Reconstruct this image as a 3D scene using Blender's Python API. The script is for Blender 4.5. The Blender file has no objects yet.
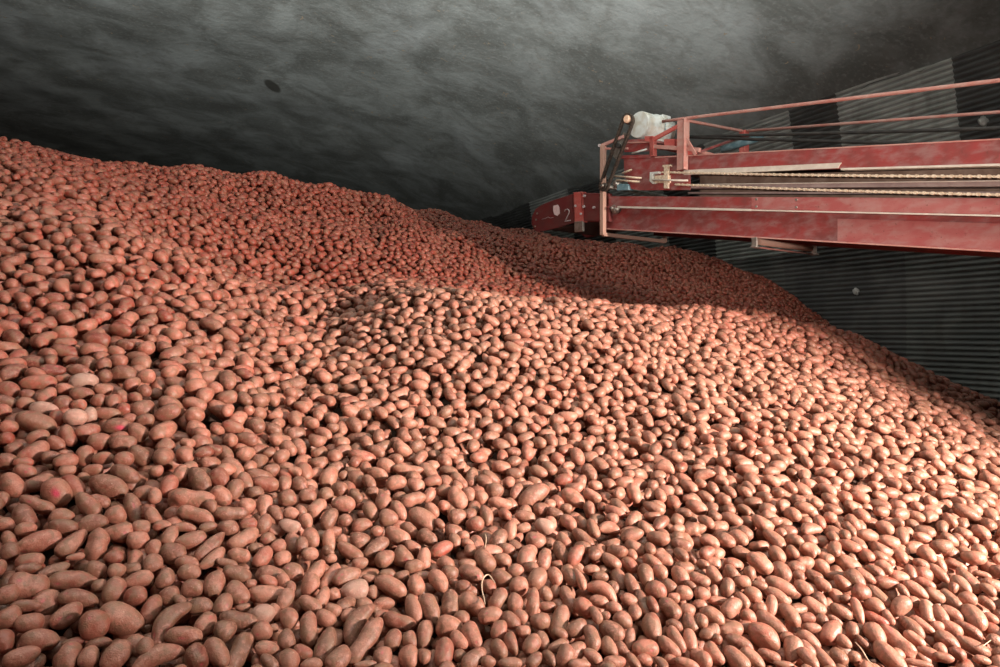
import bpy, bmesh, math, random
import numpy as np
from mathutils import Vector, Matrix

rng = np.random.default_rng(11)
random.seed(5)
COL = bpy.context.scene.collection
F = 700.0            # focal length in pixels of the 1000 px wide frame
CU, CV = 500.0, 333.5

# ------------------------------------------------------------------ helpers
def link(name, me, mat=None, parent=None):
    o = bpy.data.objects.new(name, me)
    COL.objects.link(o)
    if mat is not None:
        me.materials.append(mat)
    if parent is not None:
        o.parent = parent
        o.matrix_parent_inverse = Matrix.Identity(4)
    return o

def mesh_np(name, verts, faces, smooth=True):
    """verts (N,3), faces (M,k) all of the same size"""
    me = bpy.data.meshes.new(name)
    verts = np.ascontiguousarray(verts, dtype=np.float32)
    faces = np.ascontiguousarray(faces, dtype=np.int32)
    k = faces.shape[1]
    me.vertices.add(len(verts)); me.vertices.foreach_set('co', verts.ravel())
    me.loops.add(faces.size); me.loops.foreach_set('vertex_index', faces.ravel())
    me.polygons.add(len(faces))
    me.polygons.foreach_set('loop_start', np.arange(0, faces.size, k, dtype=np.int32))
    me.polygons.foreach_set('use_smooth', np.full(len(faces), smooth, dtype=bool))
    me.update(calc_edges=True)
    return me

def float_attr(me, name, vals):
    a = me.attributes.new(name, 'FLOAT', 'POINT')
    a.data.foreach_set('value', np.ascontiguousarray(vals, dtype=np.float32))

# ------------------------------------------------------------------ materials
class NT:
    def __init__(self, name):
        self.m = bpy.data.materials.new(name); self.m.use_nodes = True
        self.t = self.m.node_tree; self.n = self.t.nodes; self.l = self.t.links
        self.b = self.n['Principled BSDF']
    def new(self, typ, **kw):
        nd = self.n.new(typ)
        for k, v in kw.items():
            if k.startswith('i_'):
                nd.inputs[k[2:].replace('_', ' ')].default_value = v
            else:
                setattr(nd, k, v)
        return nd
    def mix(self, fac, a, b, blend='MIX'):
        nd = self.n.new('ShaderNodeMix'); nd.data_type = 'RGBA'; nd.blend_type = blend
        for idx, v in ((0, fac), (6, a), (7, b)):
            if hasattr(v, 'type') and hasattr(v, 'is_output'): self.l.new(v, nd.inputs[idx])
            else: nd.inputs[idx].default_value = v if idx == 0 else (*v, 1)
        return nd.outputs[2]
    def math(self, op, a, b=0.0, clamp=False):
        nd = self.n.new('ShaderNodeMath'); nd.operation = op; nd.use_clamp = clamp
        for i, v in enumerate((a, b)):
            if hasattr(v, 'is_output'): self.l.new(v, nd.inputs[i])
            else: nd.inputs[i].default_value = v
        return nd.outputs[0]
    def ramp(self, fac, lo, hi):
        nd = self.n.new('ShaderNodeMapRange'); nd.interpolation_type = 'SMOOTHSTEP'
        self.l.new(fac, nd.inputs[0]); nd.inputs[1].default_value = lo; nd.inputs[2].default_value = hi
        return nd.outputs[0]
    def noise(self, scale, detail=3, coord=None, stretch=None, rough=0.55, dist=0.0):
        nd = self.n.new('ShaderNodeTexNoise')
        nd.inputs['Scale'].default_value = scale; nd.inputs['Detail'].default_value = detail
        nd.inputs['Roughness'].default_value = rough; nd.inputs['Distortion'].default_value = dist
        c = coord if coord is not None else self.pos()
        if stretch is not None:
            mp = self.n.new('ShaderNodeMapping'); mp.inputs['Scale'].default_value = stretch
            self.l.new(c, mp.inputs[0]); c = mp.outputs[0]
        self.l.new(c, nd.inputs['Vector'])
        return nd.outputs['Fac']
    def pos(self):
        if not hasattr(self, '_p'):
            self._p = self.n.new('ShaderNodeNewGeometry').outputs['Position']
        return self._p
    def bump(self, h, strength, dist):
        nd = self.n.new('ShaderNodeBump'); nd.inputs['Strength'].default_value = strength
        nd.inputs['Distance'].default_value = dist
        self.l.new(h, nd.inputs['Height']); self.l.new(nd.outputs[0], self.b.inputs['Normal'])
    def col(self, c): 
        if hasattr(c, 'is_output'): self.l.new(c, self.b.inputs['Base Color'])
        else: self.b.inputs['Base Color'].default_value = (*c, 1)
    def rough(self, r):
        if hasattr(r, 'is_output'): self.l.new(r, self.b.inputs['Roughness'])
        else: self.b.inputs['Roughness'].default_value = r

def mat_potato():
    k = NT('potato_skin')
    a = k.new('ShaderNodeAttribute', attribute_name='tone').outputs['Fac']
    r = k.new('ShaderNodeAttribute', attribute_name='red').outputs['Fac']
    e = k.new('ShaderNodeAttribute', attribute_name='mark').outputs['Fac']
    patch = k.ramp(k.noise(26, 3, dist=.4), .44, .72)
    # dusty skin: from tan to brown; clean skin: pink red, darkened in place of dim light at back and left
    dust = k.mix(a, (.19, .085, .053), (.47, .20, .137))
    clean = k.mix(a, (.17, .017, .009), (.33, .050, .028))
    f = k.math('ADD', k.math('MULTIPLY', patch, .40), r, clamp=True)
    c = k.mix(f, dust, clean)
    dusty = k.math('SUBTRACT', 1.0, k.math('MULTIPLY', r, .8), clamp=True)  # pale specks fade with redness, deepening the painted dimness at back and left
    c = k.mix(k.math('MULTIPLY', k.math('MULTIPLY', k.ramp(k.noise(55, 4, dist=.8), .48, .66), .45), dusty), c, (.60, .27, .20))
    c = k.mix(k.math('MULTIPLY', k.ramp(k.noise(38, 4, dist=.5), .48, .62), .65), c, (.22, .12, .07))
    c = k.mix(k.math('MULTIPLY', k.ramp(k.noise(9, 2), .5, .7), .35), c, (.28, .155, .095))
    c = k.mix(k.math('MULTIPLY', k.ramp(k.noise(230, 2), .60, .72), .45), c, (.20, .085, .055))   # lenticels, soil specks
    c = k.mix(k.math('MULTIPLY', k.math('MULTIPLY', k.ramp(k.noise(120, 3), .63, .75), .45), dusty), c, (.70, .47, .36))
    c = k.mix(k.ramp(e, 0.0, 1.0), c, (.62, .07, .12))                                        # magenta eyes
    c = k.mix(k.math('MULTIPLY', e, -1.0, clamp=True), c, (.86, .60, .50))                       # pale scab
    k.col(c)
    k.rough(k.math('ADD', k.math('MULTIPLY', k.noise(60, 3), .5), .18))
    k.b.inputs['Specular IOR Level'].default_value = .5
    k.bump(k.math('ADD', k.math('MULTIPLY', k.noise(60, 3), 1.5), k.noise(240, 3)), .5, .0028)
    return k.m

def mat_green_cut():
    k = NT('cut_potato_flesh')
    c = k.mix(k.ramp(k.noise(90, 3), .4, .6), (.42, .33, .11), (.20, .15, .05)); k.col(c); k.rough(.6)
    return k.m

def mat_underlay():
    k = NT('soil')  # dark colour of the added underlay below the potatoes
    k.col(k.mix(k.noise(40, 3), (.035, .018, .012), (.07, .035, .022))); k.rough(.95)
    return k.m

def mat_red(name, c1, c2, c3=(.33, .22, .19), dirt=.5, scale=5):
    """worn red paint with dust and rust"""
    k = NT(name)
    c = k.mix(k.ramp(k.noise(scale, 4, dist=.2), .35, .7), c1, c2)
    c = k.mix(k.math('MULTIPLY', k.ramp(k.noise(scale * 1.7, 5, stretch=(1, 1, 2.2), dist=.25), .40, .72), dirt * .8), c, c3)
    c = k.mix(k.math('MULTIPLY', k.ramp(k.noise(scale * 9, 3), .62, .74), .5), c, (.11, .05, .035))
    k.col(c); k.rough(.6); k.b.inputs['Specular IOR Level'].default_value = .3
    k.bump(k.noise(scale * 12, 3), .2, .003)
    return k.m

def mat_plain(name, c1, c2, scale=12, rough=.6, metal=0.0, bump=.15):
    k = NT(name)
    k.col(k.mix(k.ramp(k.noise(scale, 4, dist=.5), .35, .68), c1, c2)); k.rough(rough)
    k.b.inputs['Metallic'].default_value = metal
    k.bump(k.noise(scale * 6, 3), bump, .002)
    return k.m

PROF = [(.42 - .02, 3.60), (.42 + .03, 3.69), (1.3, 4.22), (2.6, 4.80), (4.6, 5.4), (7, 5.85), (10, 6.1), (13, 6.2), (16, 6.1), (19, 5.75), (22, 5.0), (24, 3.9), (25.4, 2.2), (25.9, 0), (26, -3.6)]
def ceiling_point(u, v):
    d = ((u - CU) / F, 1.0, (CV - v) / F); D = 4.0
    while D < 40:
        rx, ry = d[0] * D - 10.8, d[1] * D
        off = rx * -.899 + ry * -.437
        if off > 0 and d[2] * D > np.interp(off, [p[0] for p in PROF], [p[1] for p in PROF]) and D > 6: break
        D += .02
    return (d[0] * D, D, d[2] * D)
STAIN = ceiling_point(272.5, 86)
def mat_ceiling():
    k = NT('sprayed_ceiling_coating')
    c = k.mix(k.ramp(k.noise(.75, 5, stretch=(1, 1, 1.4), dist=.9, rough=.6), .34, .70), (.15, .155, .145), (.30, .315, .305))
    c = k.mix(k.math('MULTIPLY', k.ramp(k.noise(.42, 3, dist=.5), .52, .72), .55), c, (.42, .44, .44))
    c = k.mix(k.math('MULTIPLY', k.ramp(k.noise(2.4, 5, dist=1.5), .42, .70), .35), c, (.13, .12, .105))
    c = k.mix(k.math('MULTIPLY', k.ramp(k.noise(16, 4), .5, .72), .35), c, (.36, .37, .36))
    c = k.mix(k.ramp(k.noise(7.0, 3, dist=1),   .69, .71), c, (.34, .27, .20))
    # one dark oval stain
    mp = k.new('ShaderNodeVectorMath', operation='SUBTRACT'); k.l.new(k.pos(), mp.inputs[0]); mp.inputs[1].default_value = STAIN
    sc2 = k.new('ShaderNodeVectorMath', operation='MULTIPLY'); k.l.new(mp.outputs[0], sc2.inputs[0]); sc2.inputs[1].default_value = (6.0, 2.6, 2.0)
    ln = k.new('ShaderNodeVectorMath', operation='LENGTH'); k.l.new(sc2.outputs[0], ln.inputs[0])
    c = k.mix(k.math('MULTIPLY', k.ramp(ln.outputs['Value'], 1.15, .75), .8), c, (.035, .03, .022))
        # bare tan flakes
    k.col(c); k.rough(.85); k.b.inputs['Specular IOR Level'].default_value = .15
    k.bump(k.noise(9, 6, rough=.65), .3, .04)
    return k.m

def mat_sheet(name, c1, c2, rough=.5):
    k = NT(name)
    c = k.mix(k.ramp(k.noise(1.6, 4, dist=.5), .35, .7), c1, c2)
    c = k.mix(k.math('MULTIPLY', k.ramp(k.noise(5, 4, stretch=(1, 1, .3)), .5, .75), .4), c, (.07, .055, .04))
    g = k.new('ShaderNodeAttribute', attribute_name='groove_shade').outputs['Fac']
    c = k.mix(k.math('MULTIPLY', k.ramp(g,     .35, .8), .42), c, (.05, .048, .042))  # shade in the corrugation grooves painted as dark stripes
    k.col(c); k.rough(rough); k.b.inputs['Metallic'].default_value = .25
    return k.m

M_POT = mat_potato(); M_CUT = mat_green_cut(); M_UNDERLAY = mat_underlay()
M_CEIL = mat_ceiling()
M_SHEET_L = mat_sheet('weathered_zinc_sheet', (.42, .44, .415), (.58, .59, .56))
M_SHEET_DIM = mat_sheet('dimmed_zinc_sheet', (.13, .135, .13), (.19, .19, .18))  # lower course: weak light under the boom put into the sheet colour
M_SHEET_D = mat_sheet('dark_zinc_sheet', (.09, .092, .092), (.15, .15, .145))
M_FLOOR = mat_plain('concrete_floor', (.12, .11, .10), (.2, .19, .17), 3, .9)
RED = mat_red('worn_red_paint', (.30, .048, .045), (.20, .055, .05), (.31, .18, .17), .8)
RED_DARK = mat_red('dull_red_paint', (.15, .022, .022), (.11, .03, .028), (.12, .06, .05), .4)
RED_BRIGHT = mat_red('bright_red_paint', (.46, .065, .055), (.52, .13, .11), (.5, .27, .23), .35)
SALMON = mat_red('faded_salmon_paint', (.47, .19, .16), (.50, .28, .24), (.50, .35, .30), .6, 9)
ROSE = mat_red('faded_rose_paint', (.34, .085, .08), (.37, .13, .12), (.38, .23, .21), .7)
RUSTPOST = mat_red('faded_tan_paint', (.45, .27, .21), (.52, .31, .25), (.42, .30, .22), .5, 9)
CREAM = mat_plain('bare_cream_edge', (.56, .49, .42), (.66, .60, .52), 14)
BROWN = mat_plain('dusty_brown_steel', (.14, .085, .06), (.22, .15, .115), 8, .8)
MAUVE = mat_plain('dusty_mauve_belt', (.24, .165, .155), (.32, .24, .22), 8, .8)
BLACK = mat_plain('black_rubber', (.015, .014, .013), (.035, .03, .027), 12, .7)
STEEL = mat_plain('greasy_steel', (.25, .23, .20), (.40, .37, .33), 25, .4, .7)
CHAINM = mat_plain('worn_chain_steel', (.62, .47, .33), (.85, .72, .56), 60, .45, .2)
CHAIND = mat_plain('oily_chain_steel', (.045, .035, .03), (.12, .09, .07), 60, .45, .4)
WHITE = mat_plain('peeling_white_paint', (.62, .66, .64), (.50, .48, .41), 14, .5)
BLUE = mat_plain('faded_blue_paint', (.10, .20, .24), (.22, .34, .38), 20, .6)
TAN = mat_plain('tan_cap', (.70, .42, .28), (.78, .52, .36), 12, .5)
STICK = mat_plain('white_sticker', (.72, .52, .52), (.80, .66, .64), 30, .6)
CHALK = mat_plain('chalk_mark', (.42, .36, .36), (.52, .46, .45), 60, .9)
STRAW = mat_plain('dry_straw', (.55, .38, .26), (.68, .5, .36), 30, .8)

def prop(o, label=None, cat=None, group=None, kind=None):
    if label: o['label'] = label
    if cat: o['category'] = cat
    if group: o['group'] = group
    if kind: o['kind'] = kind
    return o

# ------------------------------------------------------------------ the hall
WDIR = np.array([-.437, .899]); NIN = np.array([-.899, -.437]); WBASE = np.array([10.8, 0.0])
def wall_pt(s, off, z):
    p = WBASE + s * WDIR + off * NIN
    return (p[0], p[1], z)

def arch_off(z):                       # how far the arched sheet leans in at height z
    return .045 * max(0.0, z - .2) ** 1.75 if z > .2 else 0.0

def build_hall():
    # corrugated wall: sheets of different tone side by side, in two courses
    S0, S1 = -3.0, 48.0
    # (start, light?) of each sheet along the wall
    edges_up = [S0, 6.2, 8.0, 9.55, 10.48, 12.15, 13.2, 15.0, 16.4, 18.5, 20, 22, S1]
    tone_up = [0, 1, 0, 1, 0, 1, 0, 1, 0, 1, 0, 0]
    edges_up = [S0, 7.0, 8.5, 10.42, 12.10, 13.05, 15.0, 16.4, 18.2, 20, 22, S1]
    tone_up = [1, 0, 0, 1, 0, 1, 0, 1, 0, 1, 0]
    # light panels: u 849-958 and 730-803, dark: 958-1000 and 803-849
    edges_lo = [S0, 9.2, 10.2, 11.3, 13.4, 15.0, 17, 19, S1]
    tone_lo = [1, 1, 1, 0, 1, 0, 1, 0]
    pitch = .076
    for part, (z0, z1, edges, tone) in enumerate(((-3.6, 1.35, edges_lo, tone_lo), (1.35, 3.74, edges_up, tone_up))):
        n = int((z1 - z0) / pitch * 8)
        zs = np.linspace(z0, z1, n)
        V = []; Fc = []; mi = []; GR = []
        for e in range(len(edges) - 1):
            base = len(V)
            lap = .004 * (e % 2)
            for s in (edges[e] - .04, edges[e + 1] + .02):
                for z in zs:
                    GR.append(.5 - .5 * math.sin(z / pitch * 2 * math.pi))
                    V.append(wall_pt(s, arch_off(z) + .011 * math.sin(z / pitch * 2 * math.pi) * 1.3 + lap + (.004 if part else 0), z))
            for i in range(n - 1):
                Fc.append((base + i, base + i + 1, base + n + i + 1, base + n + i)); mi.append(tone[e])
        me = mesh_np('corrugated_sheets', np.array(V), np.array(Fc), True)
        float_attr(me, 'groove_shade', np.array(GR))
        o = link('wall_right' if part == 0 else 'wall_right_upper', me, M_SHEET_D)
        me.materials.append(M_SHEET_L if part else M_SHEET_DIM)
        me.polygons.foreach_set('material_index', np.array(mi, dtype=np.int32)); me.update()
        prop(o, kind='structure')
    # sprayed arched ceiling
    prof = PROF
    # smooth with catmull-rom
    P = [np.array(p) for p in prof]; out = []
    for i in range(len(P) - 1):
        a, b, c, d = P[max(i - 1, 0)], P[i], P[i + 1], P[min(i + 2, len(P) - 1)]
        for t in np.linspace(0, 1, 10, endpoint=False):
            out.append(.5 * ((2 * b) + (-a + c) * t + (2 * a - 5 * b + 4 * c - d) * t * t + (-a + 3 * b - 3 * c + d) * t ** 3))
    out.append(P[-1])
    ss = np.linspace(S0, S1, 260)
    V = []
    for j, s in enumerate(ss):
        for i, (o_, z) in enumerate(out):
            w = 0.0
            if i < 8:                                 # ragged lower edge of the foam
                w = .035 * math.sin(s * 5.1) + .025 * math.sin(s * 13.7 + 1) + .02 * math.sin(s * 31)
                w *= 1 - i / 8
            bumpy = .03 * math.sin(s * 1.9 + o_ * 1.3) * math.sin(o_ * 2.1 + s * .4)
            V.append(wall_pt(s, o_ + (0 if i < 4 else bumpy * .5), z + w + (0 if i < 4 else bumpy)))
    n = len(out); Fc = []
    for j in range(len(ss) - 1):
        for i in range(n - 1):
            Fc.append((j * n + i, (j + 1) * n + i, (j + 1) * n + i + 1, j * n + i + 1))
    o = link('ceiling', mesh_np('ceiling', np.array(V), np.array(Fc)), M_CEIL); prop(o, kind='structure')
    # closed gable end far behind the heap
    V = [wall_pt(S1 - .1, o_, z) for (o_, z) in out] + [wall_pt(S1 - .1, -.1, -3.6)]
    me = bpy.data.meshes.new('gable'); me.from_pydata(V, [], [tuple(range(len(V)))])
    prop(link('wall_back', me, M_SHEET_D), kind='structure')
    V = [wall_pt(s, o_, -3.6) for s, o_ in ((S0, -.2), (S1, -.2), (S1, 26.1), (S0, 26.1))]
    me = bpy.data.meshes.new('floor'); me.from_pydata(V, [], [(0, 1, 2, 3)])
    prop(link('floor', me, M_FLOOR), kind='structure')

build_hall()

# ------------------------------------------------------------------ shape of the heap
def ctrl():
    L = []
    def c(u, *pts):
        for v, D in pts:
            L.append(((u - CU) / F * D, D, (CV - v) / F * D))
    c(-160, (667, 1.6), (480, 2.3), (300, 3.6), (180, 5.2), (130, 6.6))
    c(0, (667, 1.75), (500, 2.25), (400, 2.75), (300, 3.6), (220, 4.6), (170, 5.7), (141, 6.8))
    c(100, (667, 1.8), (480, 2.35), (360, 3.2), (260, 4.2), (215, 4.9), (195, 6.0), (167, 7.6))
    c(200, (667, 1.85), (480, 2.45), (400, 3.05), (320, 3.9), (287, 4.4), (275, 5.7), (240, 6.4), (200, 7.3), (176, 8.3))
    c(240, (173, 8.9))
    c(330, (667, 2.0), (560, 2.4), (470, 2.95), (400, 3.6), (345, 4.3), (324, 4.8), (310, 6.2), (270, 7.1), (220, 8.5), (189, 9.6))
    c(365, (303, 5.0), (292, 6.0))
    c(400, (667, 2.1), (560, 2.5), (470, 3.0), (380, 3.8), (330, 4.3), (290, 4.8), (283, 6.7), (245, 8.0), (207, 9.7))
    c(500, (667, 2.15), (560, 2.6), (480, 3.15), (400, 3.75), (340, 4.3), (296, 4.9), (287, 7.3), (255, 8.8), (229, 10.5))
    c(600, (667, 2.25), (560, 2.7), (480, 3.3), (400, 4.0), (340, 4.7), (301, 5.3), (292, 8.1), (265, 9.6), (245, 10.9))
    c(700, (667, 2.35), (560, 2.8), (480, 3.4), (400, 4.15), (345, 5.0), (309, 5.8), (300, 9.1), (270, 10.7), (253, 11.7))
    c(760, (480, 3.5), (400, 4.3), (350, 5.2), (313, 6.1), (297, 10.3), (275, 11.6))
    c(795, (303, 11.2))
    c(850, (667, 2.45), (560, 2.95), (480, 3.6), (400, 4.6), (355, 5.6), (333, 6.4))
    c(925, (430, 4.4), (390, 5.5), (366, 6.3))
    c(1000, (667, 2.55), (560, 3.1), (480, 3.9), (430, 4.9), (407, 6.1))
    c(1150, (667, 2.6), (560, 3.3), (500, 4.4), (470, 6.0))
    # hidden ground: hollow behind the near crest, slopes behind the ridges, ground before the frame
    L += [(-2.4, 5.35, .60), (-1.35, 5.4, .30), (-.85, 5.6, .44), (-1.05, 5.2, .26), (0, 6.0, .1), (.9, 6.6, .08), (2.0, 7.4, .0), (2.9, 8.2, .0), (3.7, 8.2, -.15)]
    L += [(3.75, 7.7, -.35), (4.5, 7.4, -.65), (5.2, 7.6, -1.0), (5.0, 9.0, -.55), (6.0, 9.5, -1.2), (6.5, 7.0, -1.3), (4.6, 10.2, .0)]
    L += [(-6, 8.5, 2.1), (-4.5, 10, 2.1), (-2.5, 11.5, 2.0), (-.5, 12.8, 1.75), (1.5, 13.4, 1.55), (3, 13.5, 1.2), (-8, 7, 2.1), (-6, 12, 1.8), (-3, 14, 1.6), (0, 15, 1.3)]
    for u in (-200, 100, 400, 700, 1000, 1250):
        L.append(((u - CU) / F * 1.1, 1.1, -1.27)); L.append(((u - CU) / F * .9, .4, -1.5))
    return np.array(L)
C_ = ctrl()
def kern(r): return r            # biharmonic-like in the plane: stays calm between points
d_ = np.hypot(C_[:, None, 0] - C_[None, :, 0], C_[:, None, 1] - C_[None, :, 1])
n_ = len(C_)
A_ = np.zeros((n_ + 3, n_ + 3)); A_[:n_, :n_] = kern(d_) - .03 * np.eye(n_)
A_[:n_, n_] = 1; A_[:n_, n_ + 1] = C_[:, 0]; A_[:n_, n_ + 2] = C_[:, 1]; A_[n_:, :n_] = A_[:n_, n_:].T
W_ = np.linalg.solve(A_, np.concatenate([C_[:, 2], np.zeros(3)]))
RES = .008
GX0, GX1, GY0, GY1 = -8.2, 7.4, .75, 14.2
CO = .08
def terr_raw(x, y):
    sh = x.shape; x = x.ravel(); y = y.ravel(); out = np.empty(len(x))
    for i in range(0, len(x), 20000):
        xs = x[i:i + 20000]; ys = y[i:i + 20000]
        r = np.hypot(xs[:, None] - C_[None, :, 0], ys[:, None] - C_[None, :, 1])
        out[i:i + 20000] = kern(r) @ W_[:n_] + W_[n_] + W_[n_ + 1] * xs + W_[n_ + 2] * ys
    return out.reshape(sh)
cx_ = np.arange(GX0, GX1 + CO * 2, CO); cy_ = np.arange(GY0, GY1 + CO * 2, CO)
CGX, CGY = np.meshgrid(cx_, cy_)
TC = terr_raw(CGX, CGY)
# light lumpiness of a natural heap
TC += .018 * np.sin(CGX * 5.3 + 1.1 * np.sin(CGY * 3.1)) * np.sin(CGY * 6.1 + CGX * 1.3) + .022 * np.sin(CGX * 2.1 - CGY * 2.7 + 1) \
      + np.clip((CGY - 6) / 3, 0, 1) * (.05 * np.sin(CGX * 3.3 + 1.5) * np.sin(CGY * 2.2 + CGX) + .03 * np.sin(CGX * 7.7 + CGY * 2))
for _ in range(2):
    P_ = np.pad(TC, 1, mode='edge')
    TC = (P_[1:-1, 1:-1] * 4 + P_[:-2, 1:-1] + P_[2:, 1:-1] + P_[1:-1, :-2] + P_[1:-1, 2:]) / 8
def terr(x, y):
    fx = np.clip((np.asarray(x) - GX0) / CO, 0, len(cx_) - 1.001); fy = np.clip((np.asarray(y) - GY0) / CO, 0, len(cy_) - 1.001)
    ix = fx.astype(int); iy = fy.astype(int); a = fx - ix; b = fy - iy
    return (TC[iy, ix] * (1 - a) + TC[iy, ix + 1] * a) * (1 - b) + (TC[iy + 1, ix] * (1 - a) + TC[iy + 1, ix + 1] * a) * b
def tnormal(x, y):
    h = .06
    gx = (terr(x + h, y) - terr(x - h, y)) / (2 * h); gy = (terr(x, y + h) - terr(x, y - h)) / (2 * h)
    n = np.array([-gx, -gy, 1.0]); return n / np.linalg.norm(n)

# ------------------------------------------------------------------ potato meshes
def ico(sub):
    bm = bmesh.new(); bmesh.ops.create_icosphere(bm, subdivisions=sub, radius=1.0)
    v = np.array([p.co[:] for p in bm.verts]); f = np.array([[q.index for q in p.verts] for p in bm.faces])
    bm.free(); v /= np.linalg.norm(v, axis=1)[:, None]
    return v, f
ICO = {k: ico(k) for k in (2, 3, 4)}

def potato(sub, rx, ry, rz, code='', r=None):
    """a potato of half-axes rx >= ry, rz about its own centre, local x is the long axis"""
    r = r or rng
    n, f = ICO[sub]
    q = n.copy()
    e = r.uniform(.80, .95)
    q[:, 0] = np.sign(n[:, 0]) * np.abs(n[:, 0]) ** e
    t = r.uniform(-.16, .16); full = 1.0
    if 'p' in code: t = .34
    w = 1 + t * q[:, 0]
    if 'n' in code: w = w * (1 - .16 * np.exp(-((q[:, 0] - r.uniform(-.2, .2)) / .3) ** 2))
    elif r.random() < .18 and rx / ry > 1.4: w = w * (1 - .10 * np.exp(-((q[:, 0] - r.uniform(-.2, .2)) / .3) ** 2))
    amp = .075 if 'n' in code else .045
    rad = np.ones(len(n))
    for _ in range(4):
        d = r.normal(size=3); d /= np.linalg.norm(d)
        rad += amp * np.sin(n @ d * r.uniform(2.2, 4.5) + r.uniform(0, 6.3)) * .6
    if 'n' in code:
        for _ in range(2):
            d = r.normal(size=3); d /= np.linalg.norm(d)
            rad += .20 * np.exp(-(1 - n @ d) / .10)
    eye = np.zeros(len(n))
    if sub >= 3:
        for k in range(r.integers(3, 7)):
            d = r.normal(size=3); d[0] *= 1.6; d /= np.linalg.norm(d)
            g = np.exp(-(1 - n @ d) / r.uniform(.005, .014)); rad -= .06 * g
            eye = np.maximum(eye, g * (.62 if r.random() < .4 else .15))
    p = q * rad[:, None]
    p[:, 1] *= w; p[:, 2] *= w
    p = p * np.array([rx, ry, rz])
    b = r.uniform(-.22, .22)
    if 'b' in code: b = .75
    if 'B' in code: b = 1.25
    p[:, 1] -= b * ((q[:, 0]) ** 2 - .35) * ry
    mark = eye
    if 'm' in code:
        d = np.array([.25, -.1, .95]); d /= np.linalg.norm(d)
        mark = np.maximum(mark, np.exp(-(1 - n @ d) / .04))
    if 'w' in code: mark = mark * .3 - .24
    return p, f, mark

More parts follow.
